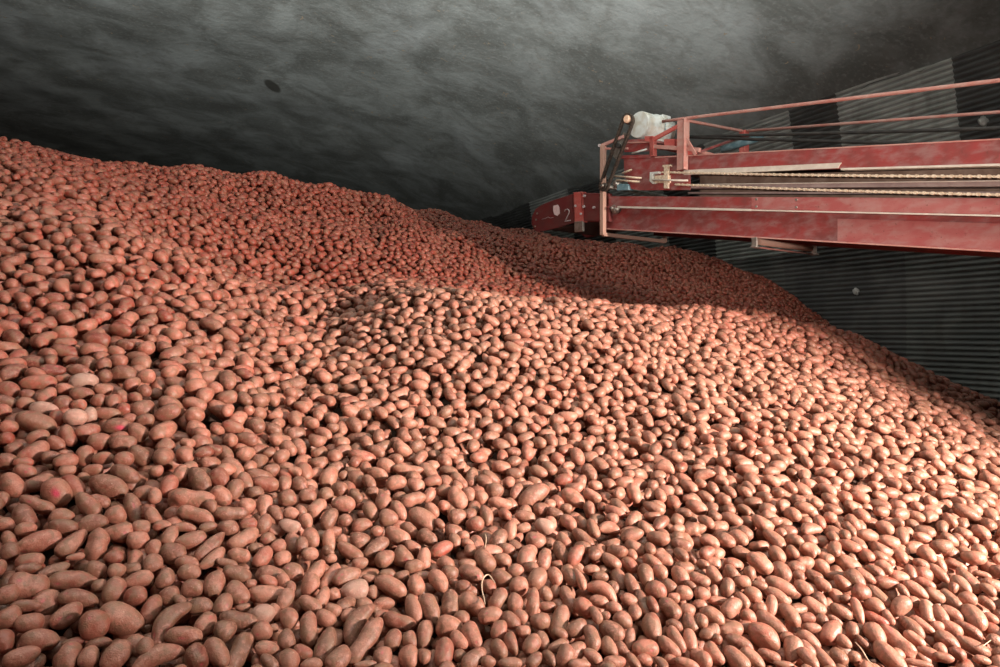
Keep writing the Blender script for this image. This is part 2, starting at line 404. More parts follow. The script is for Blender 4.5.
# ------------------------------------------------------------------ the potatoes that lie nearest, set where they lie
TRACED = '''C1 0 567
190 130 250 190 -15 n;45 185 140 130 0;480 90 310 130 -10 n;350 30 200 90 20;520 215 240 130 -20;760 155 170 135 60;305 240 185 160 35;440 325 210 130 35;630 385 195 185 0;800 350 310 190 -30;905 195 150 135 0;925 87 180 110 10;195 375 180 130 -5;55 340 150 150 0;25 500 150 120 90;260 490 230 140 -10;145 595 220 120 5;455 600 190 145 60;590 600 140 125 80;770 590 200 160 35;490 505 140 70 0;660 510 160 80 0;920 530 180 130 -35;170 260 180 80 -10;660 130 100 90 0;780 25 120 100 0;640 20 140 110 -30;890 10 110 80 0;190 10 150 80 0
C2 140 567
75 285 200 115 62;165 80 140 115 60;325 35 150 110 -10;195 195 135 130 0;275 235 130 70 -50;345 145 140 120 0;495 115 175 140 70;640 45 190 120 -25;740 110 80 60 0;650 175 170 130 -55;880 60 230 130 -25;850 185 260 130 -5;400 260 165 110 0;550 255 150 120 70;655 355 240 120 -15;820 315 160 130 0 w;895 300 110 90 -60;690 270 90 60 0;190 375 340 125 50 B;295 460 250 120 -10;430 385 170 125 50;565 430 150 140 0;810 430 140 125 0;30 535 120 110 90;110 610 330 130 15 b;375 600 170 150 -70;515 575 220 130 -60;665 560 260 140 62 n;845 545 170 100 -10;860 640 140 90 -45;890 410 70 60 0
C3 280 567
85 40 150 130 -10;240 30 170 100 50;335 65 190 90 50;445 65 190 115 15;495 155 180 140 5 w;200 120 150 120 70;20 90 110 80 -60;70 140 90 70 90;35 215 150 100 60;200 250 170 100 -35;280 205 150 90 60;60 340 140 115 -70;355 290 120 85 -20;305 340 150 105 -30;195 410 210 125 -88;305 520 240 130 70;40 485 140 115 -80;150 570 135 105 -25;60 620 150 130 -60;210 650 150 80 0;390 610 180 140 45;460 320 110 80 20;515 375 300 125 55 b;560 250 110 90 0;570 500 330 135 50 n;740 130 230 120 -30;710 50 120 80 0;815 60 100 80 0;905 120 130 115 -70;590 75 100 60 -10;615 170 90 70 90;695 245 150 85 0;890 280 190 105 -75;800 365 220 120 -18;675 315 100 60 10;755 485 140 115 60;865 490 120 100 -70;960 450 180 100 65;860 600 150 130 90;690 605 130 125 70;960 590 100 90 -30;950 60 120 70 0;570 650 150 50 0
C4 420 567
65 275 210 130 -65;125 95 170 110 -55;200 40 120 100 0;340 45 180 110 -25;290 135 125 100 0;225 105 65 60 0;545 75 150 120 -25;460 135 110 90 -60;200 245 180 115 85;345 250 200 140 -25 n;515 215 160 110 55;470 325 170 110 15;655 125 130 120 0;780 80 150 120 60;630 240 120 110 90;755 235 195 90 88;840 180 100 90 -50;905 165 85 75 90;900 60 130 90 -60;850 265 115 75 0;605 355 140 105 -35;675 330 100 80 -50;800 365 135 110 0;935 375 235 135 85;280 340 110 100 -40;195 400 180 140 -5;30 450 180 100 85;350 460 190 120 -65;260 490 140 100 -50;160 570 190 130 80;530 420 130 105 70;525 550 145 110 -50;610 510 150 90 -70;690 430 100 85 0;745 515 140 110 50;820 490 130 80 -70;915 530 140 75 20;970 590 150 120 70;360 610 200 110 35;265 590 90 80 0;605 645 170 80 0;765 620 130 85 40;865 610 120 70 -50;30 600 90 80 90;455 630 100 80 0;975 50 130 90 80;640 25 110 90 0
C5 560 567
55 215 190 90 -60;75 70 130 100 -55;135 80 150 60 -65;270 65 110 70 0;285 160 220 100 -25 b;395 80 150 90 -65;475 115 150 90 -60;570 60 150 110 -75;670 35 110 90 -50;645 155 150 120 -20;725 125 110 90 -40;800 60 140 110 -60;825 175 120 100 0;930 85 150 85 -20;945 180 110 90 0;870 125 90 60 -35;160 270 150 115 -30;265 230 130 85 -20;240 320 120 70 -60;360 275 110 80 -20;460 220 110 85 -10;550 235 180 75 -65;500 305 100 90 90;615 250 120 75 -60;735 280 170 120 -45;760 205 80 70 0;850 290 100 100 0;930 255 100 80 0;415 355 140 110 -20;305 325 65 60 0;345 430 180 130 -30;615 405 175 130 -75;110 410 160 110 30;210 480 170 110 -75;465 475 145 75 80;325 530 140 95 -60;765 390 120 80 -20;865 375 140 100 -60;940 355 100 70 -50;775 480 190 90 -55;870 490 160 90 -75;725 530 180 90 -40;570 545 180 110 5;420 555 120 70 -50;90 575 180 120 35;215 595 150 80 -35;130 650 150 70 0;365 635 140 90 0;490 630 120 75 -50;565 620 110 80 0;740 615 90 60 0;850 645 170 70 -15;940 610 150 90 -30;980 450 100 80 0;20 510 80 70 0;980 300 90 80 0;210 20 110 70 0
C6 700 567
95 55 130 90 -50;185 135 130 95 80;285 100 105 90 0;210 35 110 80 -50;330 40 90 80 -50;395 120 100 65 -10;95 160 80 55 90;355 185 120 100 -30;285 225 120 80 -55;210 270 150 110 50;120 225 130 60 0;400 280 90 90 0;515 195 170 85 -30;475 260 150 75 88;535 285 80 60 80;600 320 170 95 -50;540 130 200 100 -20;540 40 150 120 -50;85 330 170 100 -25;320 330 120 95 -30;15 360 90 80 90;200 425 170 120 20;75 430 130 90 30;305 400 100 80 0;485 385 230 110 -35;427 460 230 150 -25;115 480 70 70 0;265 510 190 90 -20;95 575 160 100 -50;25 620 120 100 -50;620 550 170 120 80 p;460 590 150 85 -15;350 610 190 95 -30;240 610 200 120 -40;725 485 160 100 -30;870 440 180 120 55;715 340 110 75 5;760 265 150 100 -25;745 405 110 65 5;815 355 90 80 -40;800 220 120 80 -50;905 195 110 80 -50;940 300 150 85 -20;820 120 120 75 -30;690 140 130 90 -30;760 65 130 80 -30;915 60 180 70 0;725 615 170 90 -45;825 610 180 80 -45;580 470 90 80 0;960 500 110 80 -30;970 210 70 60 0;660 65 90 70 -40;560 650 130 50 0;900 355 100 50 -25
C7 850 567
95 60 150 80 -30;30 80 150 110 -50;170 30 130 70 -30;240 105 150 90 0;330 70 120 90 0;405 45 120 75 -70;195 200 180 85 -40;75 170 120 110 0;165 260 130 110 -20;335 265 150 110 50;440 150 170 80 -30;500 110 130 70 -20;355 160 100 60 -50;425 235 90 75 0;565 190 130 85 -20;510 300 150 85 -80;600 315 130 90 -60;675 220 170 80 -45;740 120 150 90 -40;790 90 190 90 -45;690 140 70 60 90;785 210 110 90 -20;50 290 170 70 -70;175 345 150 70 -20 r;255 335 110 60 -55;410 400 180 90 -40;480 385 170 65 -30;580 395 80 70 0;680 410 130 85 -25;790 415 180 70 -25;830 340 180 130 -50;650 490 160 100 -25;330 510 240 120 -40 n;165 450 160 120 -50;260 600 240 130 -35;85 500 110 50 -45;430 480 150 75 -30;530 575 150 75 -20;715 575 110 80 -20;820 530 200 100 -20;450 640 170 50 0;960 490 90 80 0;880 620 110 60 0;70 415 80 80 0;15 420 110 80 90;590 40 160 70 -40;880 50 110 50 -10;920 150 110 70 -30;910 240 110 70 -30;940 340 90 60 -30;620 600 120 70 0;30 600 80 80 0
D1 0 467
80 120 180 140 -60;165 30 140 100 -20;250 110 200 110 20;380 170 200 170 -60 m;15 215 100 90 90;240 250 220 100 -30;165 340 180 130 -65;170 415 130 100 0;40 385 120 90 -20;60 490 130 90 -70;70 560 120 110 90;265 500 260 140 5;480 510 220 120 40;650 525 200 150 70 n;410 330 150 110 0;420 400 180 110 -10;490 130 200 110 -55;590 250 210 110 -50;555 75 80 80 0;730 135 260 150 -25;830 50 190 110 -30;660 230 140 100 -20;615 375 190 110 5;770 320 135 125 0;790 435 180 125 -5 p;890 280 230 105 -75;945 400 120 100 0;920 490 140 130 0;960 180 130 110 0;760 600 120 95 0;900 620 130 100 80;200 630 170 120 0;620 20 130 80 0;450 25 110 80 0;500 600 110 50 0;980 300 100 90 90
D2 150 467
120 130 150 110 65;205 50 120 110 40;330 90 210 120 -60;460 80 150 130 -40;475 195 160 120 -35;565 150 140 110 60;635 100 140 90 -70;770 115 175 110 -15;900 110 120 80 85;270 220 270 150 -15 n;300 320 250 110 -25 n;540 310 220 100 -5;650 260 110 110 0;520 410 145 110 -10;620 480 200 120 25;655 385 110 90 0;760 260 150 100 80 p;840 305 120 75 -60;915 210 120 110 0;940 310 110 80 -20;930 395 150 95 -25 w;760 380 130 100 60;785 480 100 90 0;275 490 200 115 5;230 405 150 65 -10;135 460 150 105 60;20 330 130 90 -60;80 390 110 70 0;400 530 240 100 40;420 610 190 90 35;595 590 155 100 -15;155 575 160 140 -30;245 640 150 100 -20;385 400 120 70 10;25 540 110 100 90;705 540 100 75 0;750 600 150 110 50;855 530 100 95 0;885 610 110 95 20;960 510 150 110 -60;405 260 90 80 -50;705 175 100 90 0;810 20 100 90 0;510 640 150 60 -20;30 190 110 80 90;40 25 90 80 0;510 20 120 90 0
D3 300 467
195 65 150 115 60;50 195 120 100 -10;110 280 150 110 50;175 185 100 95 0;265 145 110 100 -30;290 55 65 65 0;380 80 130 105 -50;460 100 110 80 -50;520 50 140 85 -20;290 250 165 105 -5;195 345 150 105 60;300 360 100 95 0;415 390 140 90 10;370 190 110 80 -40;480 165 85 75 0;555 230 120 105 80;470 295 130 90 -60;590 340 130 115 0;660 290 150 85 -60;645 105 140 100 5;755 215 165 95 15;770 120 115 100 -30;860 190 110 80 60;885 95 120 85 10;960 160 110 90 0;820 350 210 130 -35;650 460 185 110 -25;725 415 130 80 -40;510 430 85 75 0;400 490 135 115 0;505 540 180 100 35;850 475 150 105 -30;75 475 140 110 -60;40 360 105 90 -60;195 495 150 85 -85;275 485 75 70 0;335 565 200 90 -35;565 610 130 110 30;685 600 150 130 -40;825 610 150 100 80;750 530 110 80 -20;945 550 160 100 30 r;10 520 110 80 90;65 580 110 90 0;210 610 80 60 0;720 20 200 80 -5;930 380 80 60 -40;880 290 110 90 -50;960 260 80 80 0;400 640 110 80 0
D4 450 467
60 90 140 80 -50;145 70 140 90 80;225 100 120 90 -40;300 160 120 110 0;125 185 100 85 90;50 210 160 120 -50;205 200 100 85 -40;335 245 165 85 -15;240 320 140 85 -75;440 170 120 85 60;395 100 85 80 0;560 190 240 120 35;500 330 145 80 -10;630 395 130 105 -20 w;610 285 110 100 0;165 380 120 105 0;45 330 120 110 0;320 495 160 105 60;405 430 130 85 80;490 405 95 70 20;570 490 145 115 -10;510 610 170 120 70;625 620 150 100 75;740 570 160 95 -65;840 590 160 90 60;380 550 110 90 -25;230 620 160 120 -50;350 620 120 90 -20;135 560 90 85 90;90 460 80 70 0;815 205 170 110 -30;755 85 120 80 10 r;875 100 105 75 75;775 275 85 65 -10;930 280 100 75 -80;700 310 120 80 -20;790 370 130 85 -35;880 375 110 80 -50;955 410 140 75 -65;890 480 170 85 -40;760 490 120 80 -50;590 30 130 75 -20;430 45 110 80 0;930 40 130 90 -50;30 490 100 80 -70;110 650 120 80 0;945 190 130 80 -30;665 250 80 75 0;565 100 100 70 -20
E1 0 367
90 35 170 100 25;255 105 210 105 0 r;345 25 170 85 0;525 25 140 85 -15;560 95 180 110 5 w;430 145 115 80 -5;550 180 150 90 -5;50 150 140 110 -30;40 235 150 90 -15;180 185 95 75 0;315 195 130 100 40;420 245 115 110 0;690 150 120 85 -5;655 225 100 90 0;755 235 100 95 80;810 200 100 85 -60;820 50 170 120 -10;880 115 110 90 40;975 60 110 95 0;965 160 90 85 0 g;900 205 95 75 -30;295 280 180 95 -10 w;375 345 110 110 0;240 370 250 140 -25;500 340 150 115 0 w;600 320 110 90 90 w;525 255 100 80 0;580 430 155 105 20;450 460 150 105 -65;370 510 120 95 -30;715 310 160 80 -5;780 400 200 120 -5 m;920 435 140 110 -50;665 495 145 120 0;820 510 170 110 0;220 570 190 130 30;255 465 150 90 10;95 545 110 90 20;40 480 100 90 0;45 630 130 110 0;340 600 120 85 0;440 630 150 110 10;565 590 140 110 80;685 610 140 85 0;825 615 130 100 0;930 590 160 120 -40;950 280 150 130 10;970 355 110 90 0;155 640 120 80 0;830 285 100 90 0;865 345 90 75 0;440 575 90 50 0;170 240 110 80 0;60 400 110 90 0;700 60 90 90 0;420 75 100 60 0;20 290 100 90 0'''
U_, Rt, = None, None
hero = []
blk = TRACED.strip().split('\n')
for hd, body in zip(blk[0::2], blk[1::2]):
    _, ox, oy = hd.split()
    for it in body.split(';'):
        a = it.split()
        cx, cy, L, Wd, an = [float(q) for q in a[:5]]
        hero.append([float(ox) + cx / 6.667, float(oy) + cy / 6.667, L / 6.667, Wd / 6.667, math.radians(an), a[5] if len(a) > 5 else ''])
def ray(u, v): return np.array([(u - CU) / F, 1.0, (CV - v) / F])
def ray_hit(u, v):
    d = ray(u, v); t = .9
    while t < 14:
        if terr(d[0] * t, t) >= d[2] * t: break
        t += .02
    lo, hi = t - .02, t
    for _ in range(12):
        m = (lo + hi) / 2
        if terr(d[0] * m, m) >= d[2] * m: hi = m
        else: lo = m
    return hi
HD = np.array([ray_hit(h[0], h[1]) for h in hero])
HR = np.array([ray(h[0], h[1]) for h in hero])
HP = np.array([(h[0], h[1], h[2], h[3], h[4]) for h in hero])
H0 = HD.copy()
def hero_axis(i):
    """long axis, across axis, toward-viewer axis of traced potato i (long axis leans half way into the slope)"""
    u, v, L, Wd, a = HP[i]
    d = HR[i] / np.linalg.norm(HR[i])
    right = np.cross(d, [0, 0, 1]); right /= np.linalg.norm(right); up = np.cross(right, d)
    e1 = math.cos(a) * right + math.sin(a) * up
    e3 = -d
    tn = tnormal(HR[i][0] * HD[i], HD[i])
    # tilt of long axis into the slope plane
    k = -(e1 @ tn) / (d @ tn)
    k = max(-.8, min(.8, k)) * .55
    ax = e1 + k * d; s = np.linalg.norm(ax); ax /= s
    e2 = math.cos(a) * up - math.sin(a) * right
    e3 = np.cross(ax, e2)
    return ax, e2, e3, s
AX = [hero_axis(i) for i in range(len(hero))]
AXA = np.array([a[0] for a in AX]); SC = np.array([a[3] for a in AX])
for it in range(40):
    scale = HD / F
    Lh = HP[:, 2] * scale * .5 * SC; Wh = HP[:, 3] * scale * .5
    cen = HR * HD[:, None]
    push = np.zeros(len(hero))
    offs = np.maximum(Lh - Wh, 0)
    pts = np.stack([cen + AXA * (k * offs)[:, None] for k in (-1, 0, 1)], 1)     # (N,3,3)
    for i in range(len(hero)):
        near = np.where((np.hypot(HP[:, 0] - HP[i, 0], HP[:, 1] - HP[i, 1]) < 45))[0]
        near = near[near > i]
        for j in near:
            dd = pts[i][:, None] - pts[j][None]
            dist = np.sqrt((dd ** 2).sum(-1)).min()
            pen = .86 * (Wh[i] + Wh[j]) - dist
            if pen > 0:
                s = 1 if HP[i, 1] > HP[j, 1] else -1      # the lower one in view lies in front
                g = min(pen, .02) * .35
                push[i] -= s * g; push[j] += s * g
    HD = HD + push
    HD = HD + (H0 + .01 - HD) * .06
    HD = np.clip(HD, H0 - .09, H0 + .10)
area = HP[:, 2] * HP[:, 3]
vis_ok = (HP[:, 0] > 4) & (HP[:, 0] < 996) & (HP[:, 1] < 663)
order = np.argsort(-(area * vis_ok))
N_SOLO = 300
solo = set(order[:N_SOLO].tolist())

# ------------------------------------------------------------------ filling the heap: each potato dropped until it rests
nx = int((GX1 - GX0) / RES); ny = int((GY1 - GY0) / RES)
gx = GX0 + (np.arange(nx) + .5) * RES; gy = GY0 + (np.arange(ny) + .5) * RES
T = np.empty((ny, nx), np.float32)
for j in range(0, ny, 100):
    X, Y = np.meshgrid(gx, gy[j:j + 100]); T[j:j + 100] = terr(X, Y)
H = T - .15
heroz = np.zeros((ny, nx), bool)
def ell_patch(R, r):
    A = R @ np.diag(1 / r ** 2) @ R.T
    ex = math.sqrt((R[0] ** 2 * r ** 2).sum()); ey = math.sqrt((R[1] ** 2 * r ** 2).sum())
    kx = int(ex / RES); ky = int(ey / RES)
    x = np.arange(-kx, kx + 1) * RES; y = (np.arange(-ky, ky + 1) * RES)[:, None]
    a = A[2, 2]; b = A[0, 2] * x + A[1, 2] * y
    c = A[0, 0] * x * x + 2 * A[0, 1] * x * y + A[1, 1] * y * y - 1
    D = b * b - a * c
    ok = D > 0
    s = np.sqrt(np.where(ok, D, 0)) / a
    up = np.where(ok, -b / a + s, -9).astype(np.float32); lo = np.where(ok, -b / a - s, 9).astype(np.float32)
    return kx, ky, up, lo
# what can be seen (with room to step aside)
X, Y = np.meshgrid(gx, gy)
okm = (np.abs(X) < .80 * Y + 1.0) & (X < (10.8 - .486 * Y) - .09) & (-T / (Y + .5) < .62)
st = 6
ratio = (T / Y)[::st, ::st]; azi = (X / Y)[::st, ::st]; yy = Y[::st, ::st]
nb = 420; bins = np.clip(((azi + 1) / 2 * nb).astype(int), 0, nb - 1)
vis = np.zeros_like(ratio, bool); best = np.full(nb, -9.0)
for j in range(ratio.shape[0]):
    vis[j] = ratio[j] > best[bins[j]] - (.035)
    np.maximum.at(best, bins[j], ratio[j])
okm &= np.kron(vis, np.ones((st, st), bool))[:ny, :nx] if vis.shape[0] * st >= ny and vis.shape[1] * st >= nx else True
cells = np.flatnonzero(okm)
far = {}
SX = []; 
def try_fill(n_att, cap, cap_hero, seed):
    r = np.random.default_rng(seed)
    pick = r.choice(cells, n_att); 
    out = []
    jit = r.integers(-4, 5, size=(n_att, 4, 2)); U = r.random((n_att, 10)); G = r.normal(size=(n_att, 4))
    capm = cap
    for t in range(n_att):
        iy, ix = divmod(int(pick[t]), nx)
        y = gy[iy]; x = gx[ix]
        if H[iy, ix] - T[iy, ix] > cap + .015: continue
        u_img = CU + F * x / y
        wy = .0215 + .0065 * U[t, 0]; el = 1.12 + .62 * U[t, 1] + (.35 if U[t, 2] > .85 else 0)
        wy *= 1.0 + .22 * min(1.0, max(0.0, (-x - .6) / 1.2))
        if U[t, 3] < .16: wy *= .80
        wy *= 1.0 + .26 * min(1.0, max(0.0, (math.hypot(x, y) - 2.3) / .9))
        rr = np.array([wy * el, wy, wy * (.86 + .12 * U[t, 4])])
        nrm = tnormal(x, y) + np.array([G[t, 0], G[t, 1], 0]) * .22; nrm /= np.linalg.norm(nrm)
        az = U[t, 5] * math.pi
        if u_img > 620 and y < 6.5 and U[t, 6] < .6: az = -.75 + G[t, 2] * .45
        a = np.array([math.cos(az), math.sin(az), 0.0]); a -= nrm * (a @ nrm); a /= np.linalg.norm(a)
        b = np.cross(nrm, a)
        R = np.stack([a, b, nrm], 1)
        kx, ky, up, lo = ell_patch(R, rr)
        bz = 9; bp = None
        for q in range(3):
            jx = ix + (0 if q == 0 else int(jit[t, q, 0])); jy = iy + (0 if q == 0 else int(jit[t, q, 1]))
            if jx - kx < 0 or jy - ky < 0 or jx + kx >= nx or jy + ky >= ny: continue
            z = float((H[jy - ky:jy + ky + 1, jx - kx:jx + kx + 1] - lo).max()) - .005
            dz = z - T[jy, jx]
            if dz < bz: bz = dz; bp = (jx, jy, z)
        if bp is None: continue
        if bz > (cap_hero if heroz[bp[1], bp[0]] else cap): continue
        jx, jy, z = bp
        sl = (slice(jy - ky, jy + ky + 1), slice(jx - kx, jx + kx + 1))
        H[sl] = np.maximum(H[sl], z + up)
        out.append((gx[jx], gy[jy], z, R, rr))
    return out
heroz_on = True
hx = (H * 0).astype(bool)
for i in range(len(hero)):
    c = HR[i] * HD[i]; ix = int((c[0] - GX0) / RES); iy = int((c[1] - GY0) / RES)
    hx[max(iy - 16, 0):iy + 17, max(ix - 16, 0):ix + 17] = True
cells_all = cells; cells = np.flatnonzero(okm & hx)
under = try_fill(int(len(cells) * RES * RES / .0030 * 4), -.050, -.050, 7)
cells = cells_all
heroz = np.zeros((ny, nx), bool)
for i in range(len(hero)):
    ax, e2, e3, s = AX[i]
    sc = HD[i] / F; r = np.array([HP[i, 2] * sc * .5 * s, HP[i, 3] * sc * .5, HP[i, 3] * sc * .5 * .92])
    R = np.stack([ax, e2, e3], 1); c = HR[i] * HD[i]
    kx, ky, up, lo = ell_patch(R, r)
    ix = int((c[0] - GX0) / RES); iy = int((c[1] - GY0) / RES)
    if ix - kx < 0 or iy - ky < 0 or ix + kx >= nx or iy + ky >= ny: continue
    sl = (slice(iy - ky, iy + ky + 1), slice(ix - kx, ix + kx + 1))
    H[sl] = np.maximum(H[sl], c[2] + up); 
    pad = 5
    heroz[max(iy - ky - pad, 0):iy + ky + pad, max(ix - kx - pad, 0):ix + kx + pad] = True
fill = under + try_fill(int(len(cells) * RES * RES / .0030 * 5.0), .012, .0, 3)
print('cells m2', len(cells) * RES * RES, 'fill', len(fill), 'traced', len(hero))

# ------------------------------------------------------------------ meshes of the potatoes
def add_marks(me, tone, red, mark):
    float_attr(me, 'tone', tone); float_attr(me, 'red', red); float_attr(me, 'mark', mark)

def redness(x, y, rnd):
    # darker, redder skin at back and left: falloff of light put into colour
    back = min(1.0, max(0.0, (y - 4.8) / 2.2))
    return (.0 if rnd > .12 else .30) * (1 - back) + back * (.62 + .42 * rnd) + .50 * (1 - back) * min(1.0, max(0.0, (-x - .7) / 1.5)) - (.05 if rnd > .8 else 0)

NW = ['small', 'mid-sized', 'large', 'huge']
used = {}
def shape_words(L, Wd, code, a):
    asp = L / Wd
    if 'B' in code: s = 'sharply bent'
    elif 'b' in code: s = 'curved'
    elif 'n' in code: s = 'knobbly'
    elif 'p' in code: s = 'pear-shaped'
    elif asp < 1.13: s = 'round'
    elif asp < 1.45: s = 'oval'
    elif asp < 1.85: s = 'long oval'
    else: s = 'long slender'
    d = math.degrees(a)
    if asp < 1.13: t = ''
    elif abs(d) <= 12: t = 'lying level'
    elif abs(d) >= 70: t = 'standing upright'
    elif d > 0: t = 'leaning right'
    else: t = 'leaning left'
    return s, t
SPECIAL = {'g': 'small potato with a dried greenish cut face'}
batch = {}
for i in range(len(hero)):
    u, v, L, Wd, a = HP[i]; code = hero[i][5]
    ax, e2, e3, s = AX[i]; sc = HD[i] / F
    c = HR[i] * HD[i]
    p, f, mark = potato(4 if (i in solo and L > 24) else 3, L * sc * .5 * s, Wd * sc * .5, Wd * sc * .5 * .92, code)
    R = np.stack([ax, e2, e3], 1)
    w = p @ R.T
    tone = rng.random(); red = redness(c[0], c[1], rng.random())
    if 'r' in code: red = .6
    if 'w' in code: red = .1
    if i in solo:
        me = mesh_np('potato', w, f); add_marks(me, np.full(len(w), tone), np.full(len(w), red), mark)
        o = link('potato', me, M_POT); o.location = c
        sw, tw = shape_words(L, Wd, code, a)
        size = NW[0] if L * Wd < 250 else NW[1] if L * Wd < 430 else NW[2] if L * Wd < 750 else NW[3]
        colw = 'pink-stained' if 'm' in code else 'pale scabby' if 'w' in code else 'clean red' if 'r' in code else 'dusty red'
        pu, pv = round(u / 10), round(v / 6.67)
        k = (pu, pv)
        if k in used:
            for du, dv in ((1, 0), (-1, 0), (0, 1), (0, -1), (1, 1), (-1, -1)):
                if (pu + du, pv + dv) not in used: k = (pu + du, pv + dv); break
        used[k] = 1
        hs = 'left' if k[0] < 50 else 'right'
        hx = k[0] if k[0] < 50 else 100 - k[0]
        lab = f"{size} {colw} {sw} potato {tw}, {hx}% from {hs}, {100 - k[1]}% from bottom".replace(' ,', ',')
        if 'g' in code: lab = f"small potato with a dried greenish cut face, {hx}% in from left edge of view"
        prop(o, lab, 'potato', 'potatoes lying nearest on the front of the heap')
    else:
        batch.setdefault(3, []).append((w + c, f, mark, tone, red))

# library of shapes for the rest of the heap
LIB = {}
for sub, cnt in ((3, 40), (2, 40)):
    LIB[sub] = [potato(sub, 1.0, 1.0, 1.0, 'n' if k % 7 == 0 else 'b' if k % 9 == 4 else '') for k in range(cnt)]
vv = []; ff = []; tt = []; re = []; mk = []; base = 0
def put(w, f, mark, tone, red):
    global base
    vv.append(w.astype(np.float32)); ff.append((f + base).astype(np.int32)); base += len(w)
    tt.append(np.full(len(w), tone, np.float32)); re.append(np.full(len(w), red, np.float32)); mk.append(mark.astype(np.float32))
for b in batch.get(3, []): put(*b)
for (x, y, z, R, rr) in fill:
    sub = 3 if y < 3.0 else 2
    p, f, mark = LIB[sub][rng.integers(len(LIB[sub]))]
    flip = np.array([1, 1, 1]) if rng.random() < .5 else np.array([-1, -1, 1])
    w = (p * rr * flip) @ R.T + np.array([x, y, z])
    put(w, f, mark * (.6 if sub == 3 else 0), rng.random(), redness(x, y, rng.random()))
me = mesh_np('potatoes_of_the_heap', np.concatenate(vv), np.concatenate(ff))
add_marks(me, np.concatenate(tt), np.concatenate(re), np.concatenate(mk))
heap = link('heap_of_potatoes', me, M_POT)
prop(heap, 'huge sloping heap of dusty red potatoes filling the storage hall', 'potatoes', kind='stuff')
del vv, ff, tt, re, mk
# dark underlay added below the outer layers, blackens the gaps
V = np.stack([CGX.ravel(), CGY.ravel(), (TC - .17).ravel()], 1)
w_ = len(cx_); h_ = len(cy_)
idx = np.arange(w_ * h_).reshape(h_, w_)
Q = np.stack([idx[:-1, :-1].ravel(), idx[:-1, 1:].ravel(), idx[1:, 1:].ravel(), idx[1:, :-1].ravel()], 1)
inside = (CGX < 10.7 - .486 * CGY)
keep = inside.ravel()[Q].all(1)
soil = link('heap_underlay', mesh_np('heap_underlay', V, Q[keep]), M_UNDERLAY)
prop(soil, 'dark underlay added below the heaped potatoes to blacken the gaps', 'soil', kind='stuff')

# ------------------------------------------------------------------ cut potato, dry stems
def tube_mesh(name, pts, rad, seg=8, closed=False, taper=None):
    P = [np.array(p, float) for p in pts]; n = len(P); V = []; Fc = []
    prevn = None
    for i in range(n):
        a = P[(i - 1) % n] if (closed or i > 0) else P[i]; b = P[(i + 1) % n] if (closed or i < n - 1) else P[i]
        t = b - a; t /= np.linalg.norm(t)
        if prevn is None:
            h = np.array([0, 0, 1.0]) if abs(t[2]) < .9 else np.array([1.0, 0, 0])
            nn = np.cross(t, h)
        else: nn = prevn - t * (prevn @ t)
        nn /= np.linalg.norm(nn); prevn = nn; bb = np.cross(t, nn)
        r = rad * (taper[i] if taper else 1)
        for k in range(seg):
            an = 2 * math.pi * k / seg; V.append(P[i] + r * (math.cos(an) * nn + math.sin(an) * bb))
    for i in range(n if closed else n - 1):
        for k in range(seg):
            j = (i + 1) % n
            Fc.append((i * seg + k, i * seg + (k + 1) % seg, j * seg + (k + 1) % seg, j * seg + k))
    V = np.array(V)
    me = bpy.data.meshes.new(name)
    F2 = [tuple(q) for q in Fc]
    if not closed:
        F2 += [tuple(range(seg))[::-1], tuple((n - 1) * seg + k for k in range(seg))]
    me.from_pydata([tuple(v) for v in V], [], F2)
    for p in me.polygons: p.use_smooth = True
    me.update()
    return me
def img_pt(u, v, lift):
    D = ray_hit(u, v) - lift; return ray(u, v) * D
def stem(px, rad, label, name='dry_stem', lifts=.045):
    P = [img_pt(u, v, lifts) for u, v in px]
    Pc = []
    for i in range(len(P) - 1):
        a, b, c, d = P[max(i - 1, 0)], P[i], P[i + 1], P[min(i + 2, len(P) - 1)]
        for t in np.linspace(0, 1, 5, endpoint=False):
            Pc.append(.5 * ((2 * b) + (-a + c) * t + (2 * a - 5 * b + 4 * c - d) * t * t + (-a + 3 * b - 3 * c + d) * t ** 3))
    Pc.append(P[-1])
    n = len(Pc)
    o = link(name, tube_mesh(name, Pc, rad, taper=[.6 + .5 * math.sin(math.pi * i / (n - 1)) for i in range(n)]), STRAW)
    prop(o, label, 'stem')
stem([(485, 604), (484, 598), (482, 590), (482, 582), (485, 576), (489, 575), (493, 580), (495, 583)], .0022, 'thin pale dried stem curling over the potatoes near the bottom centre')
stem([(485, 548), (486, 542), (486, 537), (485, 534)], .0018, 'short dry sprout standing up between potatoes below the centre')
stem([(983, 646), (987, 643), (991, 640)], .0015, 'tiny straw at the bottom right corner of the heap')
stem([(855, 642), (862, 650), (868, 660), (875, 666)], .0020, 'dry brown stem at the bottom edge, right of centre')

# ------------------------------------------------------------------ the conveyor boom
DH = np.array([-.736, 1.0]); NH = np.array([1.0, .736]) / math.hypot(1, .736)
PB = np.array([3.0, 4.2])
def BP(u, v, w=0.0):
    """point of the boom: seen at (u, v) on the boom's near side plane, then w metres across the boom"""
    k = (u - CU) / F
    # (k D, D) = PB + s DH  ->  k(4.2+s) = 3 - .736 s
    s = (PB[0] - k * PB[1]) / (k + .736)
    D = PB[1] + s
    return np.array([k * D, D, (CV - v) / F * D]) + np.array([NH[0], NH[1], 0]) * w
def BPW(u, v, w):
    """the point of the parallel plane w metres behind the near side that is seen at (u, v)"""
    q = PB + NH * w; k = (u - CU) / F
    s = (q[0] - k * q[1]) / (k + .736); D = q[1] + s
    return np.array([k * D, D, (CV - v) / F * D])
boom = bpy.data.objects.new('conveyor_boom', None); COL.objects.link(boom)
boom_origin = BP(1000, 252, .4); boom.location = boom_origin
prop(boom, 'long red steel conveyor boom with chain drive reaching out above the potato heap', 'conveyor')
OFF = Vector(boom_origin)
